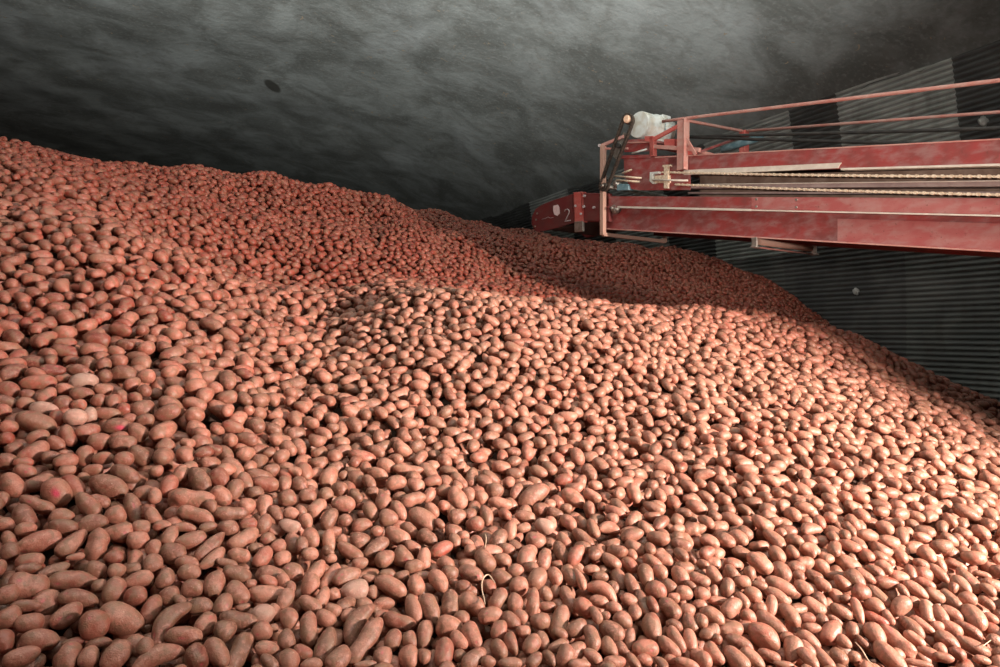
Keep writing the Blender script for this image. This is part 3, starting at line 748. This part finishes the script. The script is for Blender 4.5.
def bpart(name, me, mat, parent=None, label=None):
    me.transform(Matrix.Translation(-OFF))
    o = link(name, me, mat, parent or boom)
    if label: o['label'] = label
    return o
def prism_me(name, poly, w0, w1, bevel=.004, fn=BP):
    """outline seen on the near side plane, given its thickness across the boom"""
    bm = bmesh.new()
    a = [bm.verts.new(fn(u, v, 0.0) + np.array([NH[0], NH[1], 0]) * w0) for u, v in poly]
    b = [bm.verts.new(fn(u, v, 0.0) + np.array([NH[0], NH[1], 0]) * w1) for u, v in poly]
    bm.faces.new(a); bm.faces.new(b[::-1]); n = len(poly)
    for i in range(n): bm.faces.new((a[i], a[(i + 1) % n], b[(i + 1) % n], b[i]))
    bmesh.ops.recalc_face_normals(bm, faces=bm.faces)
    if bevel: bmesh.ops.bevel(bm, geom=list(bm.edges), offset=bevel, segments=1, affect='EDGES', clamp_overlap=True)
    me = bpy.data.meshes.new(name); bm.to_mesh(me); bm.free(); return me
def join_me(name, mes):
    bm = bmesh.new()
    for m in mes: bm.from_mesh(m)
    me = bpy.data.meshes.new(name); bm.to_mesh(me); bm.free(); return me
def bar_me(name, a, b, tx, ty, side=None, bevel=.002):
    a = np.array(a); b = np.array(b); d = b - a; d /= np.linalg.norm(d)
    n3 = np.array([NH[0], NH[1], 0]) if side is None else side
    n3 = n3 - d * (n3 @ d); n3 /= np.linalg.norm(n3); up = np.cross(n3, d)
    bm = bmesh.new(); vs = []
    for p in (a, b):
        for sx, sy in ((-1, -1), (1, -1), (1, 1), (-1, 1)): vs.append(bm.verts.new(p + n3 * tx * sx / 2 + up * ty * sy / 2))
    for q in ((0, 1, 2, 3), (7, 6, 5, 4), (0, 4, 5, 1), (1, 5, 6, 2), (2, 6, 7, 3), (3, 7, 4, 0)): bm.faces.new([vs[k] for k in q])
    bmesh.ops.recalc_face_normals(bm, faces=bm.faces)
    if bevel: bmesh.ops.bevel(bm, geom=list(bm.edges), offset=bevel, segments=1, affect='EDGES', clamp_overlap=True)
    me = bpy.data.meshes.new(name); bm.to_mesh(me); bm.free(); return me
def cyl_me(name, a, b, r, seg=24, r2=None, rings=None):
    """lathe from a to b; rings = [(t, radius)]"""
    a = np.array(a, float); b = np.array(b, float); d = b - a; L = np.linalg.norm(d); d /= L
    h = np.array([0, 0, 1.0]) if abs(d[2]) < .9 else np.array([1.0, 0, 0])
    n1 = np.cross(d, h); n1 /= np.linalg.norm(n1); n2 = np.cross(d, n1)
    rings = rings or [(0, r), (1, r if r2 is None else r2)]
    bm = bmesh.new(); rows = []
    for t, rr in rings:
        rows.append([bm.verts.new(a + d * L * t + rr * (math.cos(2 * math.pi * k / seg) * n1 + math.sin(2 * math.pi * k / seg) * n2)) for k in range(seg)])
    for i in range(len(rows) - 1):
        for k in range(seg): 
            f = bm.faces.new((rows[i][k], rows[i][(k + 1) % seg], rows[i + 1][(k + 1) % seg], rows[i + 1][k])); f.smooth = True
    bm.faces.new(rows[0]); bm.faces.new(rows[-1][::-1])
    bmesh.ops.recalc_face_normals(bm, faces=bm.faces)
    me = bpy.data.meshes.new(name); bm.to_mesh(me); bm.free(); return me

U1 = 1180                                # the boom runs on out of the frame
VPX, VPY = -15.0, 193.0
def on(u0, v0, u):                        # height of a boom-parallel line through (u0, v0)
    return VPY + (v0 - VPY) * (u - VPX) / (u0 - VPX)
def strip(name, ua, ub, va, vb, w0, w1, mat, parent=None, label=None, bevel=.004, ref=1000):
    """board along the boom between the two boom-parallel lines that cross u=ref at va (top) and vb (bottom)"""
    me = prism_me(name, [(ua, on(ref, va, ua)), (ub, on(ref, va, ub)), (ub, on(ref, vb, ub)), (ua, on(ref, vb, ua))], w0, w1, bevel)
    return bpart(name, me, mat, parent, label)
W = .85
# lower frame: upper plate, ledge, recessed lower web with flanged foot; the same on the far side
for side in (0, 1):
    s0 = (lambda a, b: (a, b)) if side == 0 else (lambda a, b: (W - b, W - a))
    lb = bpy.data.objects.new('lower_side_frame', None)
    me = join_me('lower_side_frame', [
        prism_me('a', [(606, on(1000, 198, 606)), (U1, on(1000, 198, U1)), (U1, on(1000, 216, U1)), (606, on(1000, 216, 606))], *s0(.0, .012)),
        prism_me('b', [(606, on(1000, 214.6, 606)), (U1, on(1000, 214.6, U1)), (U1, on(1000, 216.6, U1)), (606, on(1000, 216.6, 606))], *s0(-.006, .085), bevel=.001),
        prism_me('c', [(600, on(1000, 216, 600)), (U1, on(1000, 216, U1)), (U1, on(1000, 251, U1)), (600, on(1000, 251, 600))], *s0(.055, .067)),
        prism_me('d', [(600, on(1000, 250, 600)), (U1, on(1000, 250, U1)), (U1, on(1000, 252, U1)), (600, on(1000, 252, 600))], *s0(.0, .067), bevel=.001),
    ])
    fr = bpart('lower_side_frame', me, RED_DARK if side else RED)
    if side == 0:
        fr['label'] = 'near red side frame of the lower conveyor with a projecting ledge'
        strip('edge_strip', 752, U1, 215.0, 216.8, -.010, -.007, CREAM, fr, 'worn bare edge of the ledge', .0008)
        strip('edge_strip', 618, 752, 214.2, 217.2, -.010, -.007, CREAM, fr, 'worn bare edge of the ledge', .0008)
        strip('edge_strip', 607, U1, 250.6, 252.4, -.004, -.001, SALMON, fr, 'pink worn lower edge', .0008)
        strip('splice_plate', 752, U1, 198.4, 214.6, -.006, -.001, ROSE, fr, 'lighter splice plate', .001)
        strip('splice_plate', 834, U1, 222.8, 249.8, .045, .053, ROSE, fr, 'lighter lower splice plate', .001)
        for u in (757, 797):
            for v in (201.5, 211):
                c0 = BP(u, on(1000, v, u), -.012); bpart('bolt', cyl_me('bolt', c0, c0 + np.array([NH[0], NH[1], 0]) * .012, .009, 8), STEEL, fr)
# carrying belt and cross members between the lower frames
strip('lower_belt', 560, U1, 207, 208.6, .07, W - .07, BROWN, None, 'dusty lower conveyor belt', 0)
strip('return_belt', 570, U1, 236, 237.2, .08, W - .08, BROWN, None, 'dusty return belt', 0)
for u in (640, 700, 780, 870, 990, 1120):
    bpart('cross_member', bar_me('cross_member', BP(u, on(1000, 225, u), .06), BP(u, on(1000, 225, u), W - .06), .05, .05, np.array([0, 0, 1.0])), RED_DARK)

# nose of the lower conveyor
nose = [(u - 3.5 * (u < 604), v) for u, v in [(606, 192.6), (590, 192.3), (573, 193.2), (565, 195.8), (553, 199.6), (541, 204.5), (535, 209), (531.8, 216), (531.5, 223), (534, 229.5), (538, 231.8), (548, 229.6), (560, 226.6), (572, 222.8), (584, 221.3), (606, 222)]]
n1 = bpart('nose_plate', prism_me('nose_plate', nose, .05, .062, .003), RED_DARK, None, 'rounded dark red end plate with a chalk number')
n2 = bpart('nose_plate', prism_me('nose_plate', nose, W - .062, W - .05, .003), RED_DARK)
c0 = BP(545, 219, .06); bpart('end_roller', cyl_me('end_roller', c0, c0 + np.array([NH[0], NH[1], 0]) * (W - .12), .115, 28), BLACK, None, 'dark belt roller at the nose')
bb = []
for k in range(15):                        # belt wrapped around the roller: upper half strip
    an = math.pi * .5 + math.pi * k / 14
    bb.append((545 + 11 * math.cos(an), 219 - 10.5 * math.sin(an)))
bpart('belt_wrap', prism_me('belt_wrap', [(600, 204)] + bb + [(600, 218), (600, 217), (546, 228.2), (546, 209.8), (600, 205.3)], .075, W - .075, 0), BLACK, None, 'black belt running around the nose roller')
# sticker and chalk figure 2 on the nose
st_ = bpart('sticker', prism_me('sticker', [(550, 205.2), (554.5, 204.2), (556, 207), (556.4, 213), (554, 215.4), (551, 214), (549.8, 210)], .046, .0495, .0005), STICK, n1, 'torn pinkish white sticker')
two = [(565.2, 211.0), (566.2, 209.2), (568.2, 208.6), (569.8, 210.2), (569.6, 212.8), (568, 216), (566.4, 219.4), (565.4, 221.0), (568, 220.6), (571.2, 220.2)]
bpart('chalk_number', tube_mesh('chalk_number', [BP(u - 4, v, .047) for u, v in two], .0058, 6), CHALK, n1, 'chalk figure 2')
sc_ = [(541, 219), (545, 218), (547.5, 216.5), (550, 217.6), (553, 217)]
bpart('scratch', tube_mesh('scratch', [BP(u - 3, v, .049) for u, v in sc_], .003, 6), CHALK, n1, 'pale scratch')
for u, v in ((534, 213), (533, 219.5), (531.6, 226)):
    c0 = BP(u, v, .04); bpart('bolt', cyl_me('bolt', c0, c0 + np.array([NH[0], NH[1], 0]) * .012, .012, 8), STEEL, n1)
# bright red clamp channel with a bare lower end
cl = bpart('clamp_bracket', join_me('clamp', [prism_me('a', [(573.6, 192.4), (582.5, 191.8), (583.6, 221.8), (574.6, 222.4)], -.01, .0), prism_me('b', [(573.6, 192.4), (575.2, 192.4), (576.2, 222.4), (574.6, 222.4)], -.01, .06), prism_me('c', [(581.2, 191.8), (582.5, 191.8), (583.6, 221.8), (582.3, 222.4)], -.01, .06)]), RED_BRIGHT, None, 'bright red channel clamp at the nose joint')
bpart('bracket_foot', prism_me('bracket_foot', [(574.8, 221.4), (583.4, 220.8), (583.8, 231.6), (575.2, 232.4)], -.012, .012), STEEL, cl, 'bare grey lower end')
bpart('joint_plate', prism_me('joint_plate', [(583.5, 193.0), (609, 193.2), (609, 221.6), (583.5, 220.6)], .0, .048), RED_DARK)
for u, v in ((585.3, 196), (584.7, 206.8), (594.6, 207.6), (582, 214), (576.6, 206)):
    c0 = BP(u, v, -.022); bpart('bolt', cyl_me('bolt', c0, c0 + np.array([NH[0], NH[1], 0]) * .025, .014, 6), CHALK)
# bearing of the lower roller
c0 = BP(613.5, 208.2, -.005); nn3 = np.array([NH[0], NH[1], 0])
br = bpart('bearing', cyl_me('bearing', c0, c0 + nn3 * .06, .052, 20, rings=[(0, .030), (.1, .034), (.3, .034), (.32, .050), (1, .052)]), STEEL, None, 'round flanged bearing')
bpart('shaft_end', cyl_me('shaft_end', c0 - nn3 * .03, c0 + nn3 * .01, .013, 12), STEEL, br)

# upper conveyor: tall side plate left, beam with cream lower edge to the right
strip('upper_beam', 668, U1, 139.2, 164.4, .0, .014, RED, None, 'upper red side beam', .003)
strip('top_flange', 655, U1, 138.4, 140.0, -.004, .06, SALMON, None, 'pink worn top edge of the upper beam', .001)
strip('lower_flange', 841, U1, 163.6, 166.0, -.006, .06, CREAM, None, 'bare light lower edge', .001)
bpart('cream_strip', prism_me('cream_strip', [(684, 170.2), (740, 167.6), (800, 164.8), (842, 162.8), (840, 165), (838.5, 168.2), (800, 170.0), (740, 172.6), (684, 175.0)], -.006, .02, .001), CREAM, None, 'broad bare cream strip along the lower edge')
bpart('gearbox_plate', prism_me('gearbox_plate', [(623.5, 157), (653, 156.2), (668, 155.8), (690, 154.6), (690, 190), (640, 190.4), (631, 189), (624, 176)], .0, .014, .003), RED, None, 'tall worn red side plate under the motor')
strip('upper_recess', 690, U1, 165, 199, .13, .142, BROWN, None, 'dusty brown web behind the chains', .002)
strip('chain_rail', 684, U1, 180.5, 186.0, .02, .14, MAUVE, None, 'dusty mauve rail between the two chains', .002)
strip('chain_rail_edge', 684, U1, 180.0, 181.0, .012, .02, CREAM, None, 'light edge of the rail', .0008)
strip('lower_rail', 684, U1, 190.5, 193.0, .05, .14, MAUVE, None, 'rail under the lower chain', .001)
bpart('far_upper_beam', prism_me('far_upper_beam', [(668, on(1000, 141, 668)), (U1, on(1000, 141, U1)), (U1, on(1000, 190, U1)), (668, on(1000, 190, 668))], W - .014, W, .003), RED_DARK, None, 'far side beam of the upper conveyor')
strip('upper_belt', 640, U1, 150, 151.5, .014, W - .014, BROWN, None, 'upper belt deck', 0)

# roller chains along the side: links, one mesh each
def chain_me(name, A, B, pitch, r, w3=.012):
    A = np.array(A); B = np.array(B); L = np.linalg.norm(B - A); d = (B - A) / L; n = int(L / pitch)
    up = np.cross(nn3, d); up /= np.linalg.norm(up)
    bm = bmesh.new()
    for k in range(n):
        c = A + d * pitch * (k + .5); sag = -.012 * math.sin(math.pi * k / n); c = c + up * 0 + np.array([0, 0, sag])
        wide = r * (1.0 if k % 2 else .72); ww = w3 * (1.0 if k % 2 else .7)
        vs = [[], []]
        for s in (0, 1):
            off = nn3 * (ww if s else -ww)
            for q in range(10):
                an = 2 * math.pi * q / 10
                vs[s].append(bm.verts.new(c + off + d * (math.cos(an) * pitch * .56) + up * (math.sin(an) * wide)))
        bm.faces.new(vs[0]); bm.faces.new(vs[1][::-1])
        for q in range(10): bm.faces.new((vs[0][q], vs[0][(q + 1) % 10], vs[1][(q + 1) % 10], vs[1][q]))
    bmesh.ops.recalc_face_normals(bm, faces=bm.faces)
    me = bpy.data.meshes.new(name); bm.to_mesh(me); bm.free(); return me
bpart('roller_chain', chain_me('roller_chain', BP(663, 172.4, -.012), BP(U1, 177.2, -.012), .026, .0105), CHAINM, None, 'upper run of dusty roller chain')
bpart('roller_chain', chain_me('roller_chain', BP(676, 184.6, -.012), BP(U1, 198.8, -.012), .026, .0105), CHAINM, None, 'lower run of dusty roller chain')
# take-up bearing with pale bracket
tk = bpart('takeup_bracket', join_me('tk', [prism_me('a', [(652, 172.6), (661, 171.8), (661, 174), (655, 174.6), (655, 181.4), (658, 184), (654.6, 184.4), (651.6, 181)], -.03, .0, .001)]), WHITE, None, 'pale hooked take-up bracket')
bpart('takeup_block', join_me('tb', [prism_me('a', [(656, 176), (671, 175.2), (671, 183), (656, 183.4)], -.02, .0, .001), prism_me('b', [(664.5, 165.4), (672.5, 165), (672.5, 166.8), (670, 167), (670, 188.6), (665.8, 188.8), (665.8, 167.4), (664.5, 167.4)], -.028, -.002, .001)]), CHAINM, tk, 'tan take-up block')
bpart('takeup_rod', tube_mesh('takeup_rod', [BP(655, 180.4, -.03), BP(690, 181.0, -.03)], .008), CREAM, tk)
for (ua, va, ub, vb) in ((617, 176.4, 643, 178.4), (618, 180.4, 641, 182), (624, 173.4, 633, 170)):
    bpart('tension_bolt', tube_mesh('tension_bolt', [BP(ua, va, -.02), BP(ub, vb, -.02)], .009), CHAINM)
bpart('blue_bearing_block', prism_me('blue_bearing_block', [(619, 185), (622, 184), (630, 184.6), (631, 190.4), (619, 191.2)], -.03, .03, .002), BLUE, None, 'faded blue bearing block')
c0 = BP(616.5, 183.6, -.03); bpart('hub', cyl_me('hub', c0, c0 + nn3 * .08, .045, 20, rings=[(0, .02), (.2, .022), (.25, .04), (.6, .045), (1, .045)]), STEEL, None, 'round steel hub of the drive shaft')
bpart('drive_shaft', cyl_me('drive_shaft', BP(608.5, 187, -.05), BP(608.5, 187, W), .02, 14), STEEL)

# drive chain loop from the motor down to the shaft
def loop_pts(ca, ra, cb, rb, w):
    ca = np.array(ca, float); cb = np.array(cb, float); d = cb - ca; an = math.atan2(d[1], d[0]); pts = []
    for k in range(13):
        t = an + math.pi / 2 + math.pi * k / 12; pts.append((ca[0] + ra * math.cos(t), ca[1] + ra * math.sin(t) * 1.25))
    for k in range(13):
        t = an - math.pi / 2 + math.pi * k / 12; pts.append((cb[0] + rb * math.cos(t), cb[1] + rb * math.sin(t) * 1.15))
    return pts
lp = loop_pts((631.6, 121.4), 4.8, (607.4, 186.8), 3.7, 0)
LP = [BP(u, v, -.045) for u, v in lp]
bm = bmesh.new(); n = len(LP); cen = sum(LP) / n; rowsv = []
for i, p in enumerate(LP):
    t = LP[(i + 1) % n] - LP[i - 1]; t /= np.linalg.norm(t); o_ = np.cross(nn3, t); o_ /= np.linalg.norm(o_)
    rowsv.append([bm.verts.new(p + o_ * a + nn3 * b) for a, b in ((-.011, -.015), (.011, -.015), (.011, .015), (-.011, .015))])
for i in range(n):
    for k in range(4): bm.faces.new((rowsv[i][k], rowsv[i][(k + 1) % 4], rowsv[(i + 1) % n][(k + 1) % 4], rowsv[(i + 1) % n][k]))
bmesh.ops.recalc_face_normals(bm, faces=bm.faces)
me = bpy.data.meshes.new('drive_chain'); bm.to_mesh(me); bm.free()
dc = bpart('drive_chain', me, CHAIND, None, 'dark oily drive chain slanting down from the motor')
for nm, (u, v), r_ in (('sprocket', (631.6, 121.4), .036), ('sprocket', (607.4, 186.8), .030)):
    c0 = BP(u, v, -.055); bpart(nm, cyl_me(nm, c0, c0 + nn3 * .03, r_, 20), CHAIND)
c0 = BP(632, 120.4, -.085); bpart('shaft_cap', cyl_me('shaft_cap', c0, c0 + nn3 * .04, .036, 20, rings=[(0, .028), (.2, .036), (1, .036)]), TAN, None, 'tan cap on the motor shaft')
c0 = BP(607, 186.4, -.075); bpart('shaft_cap', cyl_me('shaft_cap', c0, c0 + nn3 * .03, .014, 14), STEEL)
bpart('chain_tensioner', join_me('ct', [bar_me('a', BP(627.5, 134, -.02), BP(616, 158, -.02), .012, .07)]), STEEL, None, 'steel tensioner plate behind the drive chain')
bpart('tensioner_roller', cyl_me('tr', BP(621.5, 146.5, -.06), BP(621.5, 146.5, -.01), .022, 16), BLACK)
# motor lying across the boom
ma = BP(638.5, 124.6, .0); mb = ma + nn3 * .44
mt = bpart('drive_motor', cyl_me('drive_motor', ma, mb, .12, 36, rings=[(0, .118), (.02, .122), (.12, .124), (.44, .120), (.46, .132), (.50, .132), (.52, .118), (.56, .095), (.60, .095), (.62, .12), (.66, .122), (.9, .115), (.93, .10), (1, .07)]), WHITE, None, 'white painted gear motor lying across the boom')
q0 = ma + nn3 * .22 + np.array([0, 0, -.14])
bpart('motor_foot', bar_me('motor_foot', q0 - nn3 * .14, q0 + nn3 * .16, .17, .04, np.array([-.59, .8, 0])), WHITE, mt)
q0 = ma + nn3 * .33 + np.array([0, 0, .10]); bpart('terminal_box', bar_me('tb', q0 - nn3 * .06, q0 + nn3 * .06, .12, .07, np.array([-.59, .8, 0]), .006), WHITE, mt, 'white terminal box')
bpart('nameplate', bar_me('np', ma + nn3 * .30 + np.array([.0, -.118, .0]) * 1.0, ma + nn3 * .38 + np.array([.0, -.118, .0]), .06, .006, np.array([0, 0, 1.0]), .001), BLUE, mt, 'small blue-green plate')
# motor platform
bpart('motor_platform', join_me('mp', [
    prism_me('a', [(626, 139.6), (651, 138.6), (651, 141.2), (626, 142.2)], .0, .5, .002),
    prism_me('b', [(622, 143.0), (651, 142.2), (651, 150.6), (622, 151.6)], .03, .04, .002),
    prism_me('c', [(621, 155.6), (651, 154.6), (651, 158), (621, 158.8)], -.01, .3, .002)]), RED, None, 'red motor platform')
bpart('platform_edge', prism_me('pe', [(622, 142.2), (651, 141.4), (651, 142.6), (622, 143.4)], -.006, .02, .0008), SALMON)
bpart('loose_rod', tube_mesh('loose_rod', [BP(633.5, 153.8, -.02), BP(648, 149.6, -.02)], .009), WHITE, None, 'pale rod lying on the platform')
bpart('motor_bracket', join_me('mbk', [prism_me('a', [(646, 136.6), (654, 136.2), (654.6, 141.5), (655, 156), (651, 156.4), (650.6, 142), (646, 141.6)], -.02, .03, .003), prism_me('b', [(650.8, 137), (654.6, 137), (655, 156), (651, 156)], -.02, .0, .002)]), RED_BRIGHT, None, 'bright red upright bracket')
# guard post left with bottom frame that hangs across the boom
gp = bpart('guard_frame', join_me('gf', [
    bar_me('a', BP(605.4, 145.5, -.03), BP(605.2, 235.2, -.03), .045, .045),
    bar_me('b', BP(605.2, 234.6, -.03), BP(605.2, 234.6, W + .03), .035, .035, np.array([0, 0, 1.0])),
    bar_me('c', BP(605.2, 235.2, W + .03), BP(605.2, 226.0, W + .03), .035, .035)]), RUSTPOST, None, 'tan guard frame hanging under the boom')
bpart('top_brace', bar_me('tb2', BP(603.5, 146.2, -.03), BP(626, 137.0, -.03), .02, .03), SALMON)
bpart('top_brace', bar_me('tb3', BP(605, 149.0, -.02), BP(628, 148.6, .0), .02, .02), SALMON)
bpart('upper_corner_brace', bar_me('tb4', BP(606, 145.5, .3), BP(624, 139, .3), .02, .03), SALMON)
c0 = BP(602.6, 146.2, -.05); bpart('bolt', cyl_me('bolt', c0, c0 + nn3 * .04, .016, 8), CHALK)
# railing: near post, far post, rails, braces
def wide_post(pa, pb, wdt, mat, name, label):
    dd = np.array([-.59, .80, .16])
    a = bar_me('a', pa, pb, .012, wdt); b = bar_me('b', np.array(pa) - dd * wdt * .48, np.array(pb) - dd * wdt * .48, .07, .012)
    return bpart(name, join_me(name, [a, b]), mat, None, label)
wide_post(BP(683.6, 119.4, -.02), BP(683.0, 170, -.02), .10, SALMON, 'rail_post', 'near salmon red rail post')
wide_post(BPW(743, 130.6, W), BPW(743, 156, W), .075, RED_BRIGHT, 'rail_post', 'far red rail post')
bpart('handrail', tube_mesh('handrail', [BP(664, on(683, 119.2, 664) + .6, -.02), BP(683, 119.2, -.02)] + [BP(u, 119.2 - (u - 683) * .1199, -.02) for u in range(720, U1, 40)], .0135), SALMON, None, 'near thin pink handrail')
bpart('handrail', tube_mesh('handrail', [BPW(744, 131.2, W), BPW(1000, 112, W), BPW(1230, 94.8, W)], .0125), SALMON, None, 'far thin pink handrail')
bpart('cross_rail', bar_me('cr', BP(685, 120.4, -.02), BPW(742, 131.0, W), .022, .022, np.array([0, 0, 1.0])), SALMON)
bpart('cross_rail', bar_me('cr', BP(653, 146.5, .0), BP(700, 150.0, .0), .03, .035), SALMON)
bpart('cross_rail', bar_me('cr', BP(690, 149.5, .02), BP(684, 149.0, W), .03, .03, np.array([0, 0, 1.0])), SALMON)
bpart('diagonal_brace', bar_me('db', BP(654.5, 139.5, -.01), BP(679, 126.4, -.01), .02, .035), RED_BRIGHT)
bpart('diagonal_brace', bar_me('db', BP(688, 139.5, -.02), BP(697, 155.0, -.02), .012, .03), SALMON)
bpart('diagonal_brace', bar_me('db', BP(690, 151.0, .10), BPW(741, 137, W), .02, .035, np.array([0, 0, 1.0])), RED)
bpart('motor_mount_block', prism_me('mmb', [(655, 137), (668, 136.6), (668, 148), (655, 148)], .12, .3, .003), RED_BRIGHT)
bpart('gusset', prism_me('gs', [(688.5, 140), (689.5, 140), (698, 154.4), (688.5, 155)], -.012, -.002, .001), RED_BRIGHT)
# black hoses behind the rails
for vv0, vv1, sag in ((131, 138, .0), (143, 121, .05)):
    pts = []
for k, (va, vb) in enumerate(((148.5, 128.0), (138.5, 140.5))):
    pts = [BPW(689 + (U1 - 689) * t, (136.5 + (0 if k == 0 else .5)) * (1 - t) + (122 if k == 0 else 148) * t + (1.5 if k else 1) * math.sin(math.pi * t), .45) for t in np.linspace(0, 1, 24)]
    bpart('hose', tube_mesh('hose', pts, .014), BLACK, None, 'black hose running along the top of the boom')
c0 = BPW(722, 149.5, .5); bpart('lamp_tube', cyl_me('lt', c0, c0 + np.array([.25, -.3, .03]), .03, 16), BLUE, None, 'faded blue cylinder between the rails')
# return roller hung under the boom, seen from below
a0 = BP(754.5, 241.2, .0); b0 = BP(754.5, 241.2, W + .02)
rl = bpart('return_roller', cyl_me('rr', a0 + nn3 * .05, b0 - nn3 * .05, .026, 20), RUSTPOST, None, 'rusty return roller hung across the underside')
for s_, p0 in ((0, a0), (1, b0)):
    bpart('roller_bracket', join_me('rb', [bar_me('a', p0 + np.array([0, 0, .03]), p0 - np.array([0, 0, .05]), .012, .05), bar_me('b', p0 + np.array([0, 0, -.045]) - nn3 * .02, p0 + np.array([0, 0, -.045]) + nn3 * .04, .05, .012, np.array([-.59, .8, 0]))]), STEEL, rl)
for dz in (-.045,):
    bpart('tie_rod', tube_mesh('tie_rod', [a0 + np.array([0, 0, dz]), b0 + np.array([0, 0, dz])], .007), SALMON, rl)

# ------------------------------------------------------------------ small marks on the wall and ceiling
def wall_hit(u, v, z_guess=None):
    d = ray(u, v); D = 9.0
    for _ in range(20):
        z = d[2] * D; off = arch_off(z); D = (10.8 - off * 1.112) / (d[0] + .486)
    return d * D
for (u, v, s, nm, lb) in ((857.5, 291.5, .05, 'wall_fitting', 'small pale metal fitting on the dark corrugated wall, just above the heap'), (985, 121.5, .06, 'mud_splash', 'pale clod stuck to the dark wall sheet above the boom, near right edge')):
    p = wall_hit(u, v) + np.array([NIN[0], NIN[1], 0]) * .03
    nv, nf = ICO[3]; q = nv * np.array([s, s * .6, s]) * (1 + .25 * np.sin(nv @ np.array([3, 5, 4.0]) * 2)[:, None])
    o = link(nm, mesh_np(nm, q, nf), mat_plain(nm, (.35, .34, .32), (.5, .49, .46), 20)); o.location = p
    prop(o, lb, 'fitting' if nm == 'wall_fitting' else 'clod')

# ------------------------------------------------------------------ light
def spot(loc, tgt, energy, col, ang, blend, rad, name):
    l = bpy.data.lights.new(name, 'SPOT'); l.energy = energy; l.color = col; l.spot_size = math.radians(ang); l.spot_blend = blend; l.shadow_soft_size = rad
    o = bpy.data.objects.new(name, l); COL.objects.link(o); o.location = loc
    o.rotation_euler = (Vector(tgt) - Vector(loc)).to_track_quat('-Z', 'Y').to_euler(); return o
spot((5.4, .5, .60), (1.0, 3.95, -.35), 6000, (1.0, .82, .72), 60, 1.0, .045, 'work_lamp')
spot((1.2, -4.0, 1.0), (-.8, 5.5, 9.6), 36000, (.98, 1.0, .96), 80, .8, .15, 'ceiling_fill')  # added fill behind the camera, brightens the ceiling
spot((.6, -.6, .2), (2.6, 6.6, 1.85), 1050, (1.0, .90, .82), 44, 1.0, .08, 'boom_fill')  # added fill beside the camera, brightens boom and rear hump
world = bpy.data.worlds.new('world'); bpy.context.scene.world = world; world.use_nodes = True
world.node_tree.nodes['Background'].inputs[0].default_value = (.6, .62, .65, 1)
world.node_tree.nodes['Background'].inputs[1].default_value = .008

# ------------------------------------------------------------------ camera and view
cam = bpy.data.cameras.new('camera'); cam.sensor_width = 36; cam.lens = F / 1000 * 36; cam.clip_start = .05; cam.clip_end = 100
co = bpy.data.objects.new('camera', cam); COL.objects.link(co); co.location = (0, 0, 0); co.rotation_euler = (math.radians(90), 0, 0)
sc = bpy.context.scene; sc.camera = co
sc.view_settings.view_transform = 'Standard'; sc.view_settings.look = 'None'
sc.view_settings.exposure = 0.0; sc.view_settings.gamma = 1.0; sc.view_settings.use_curve_mapping = False
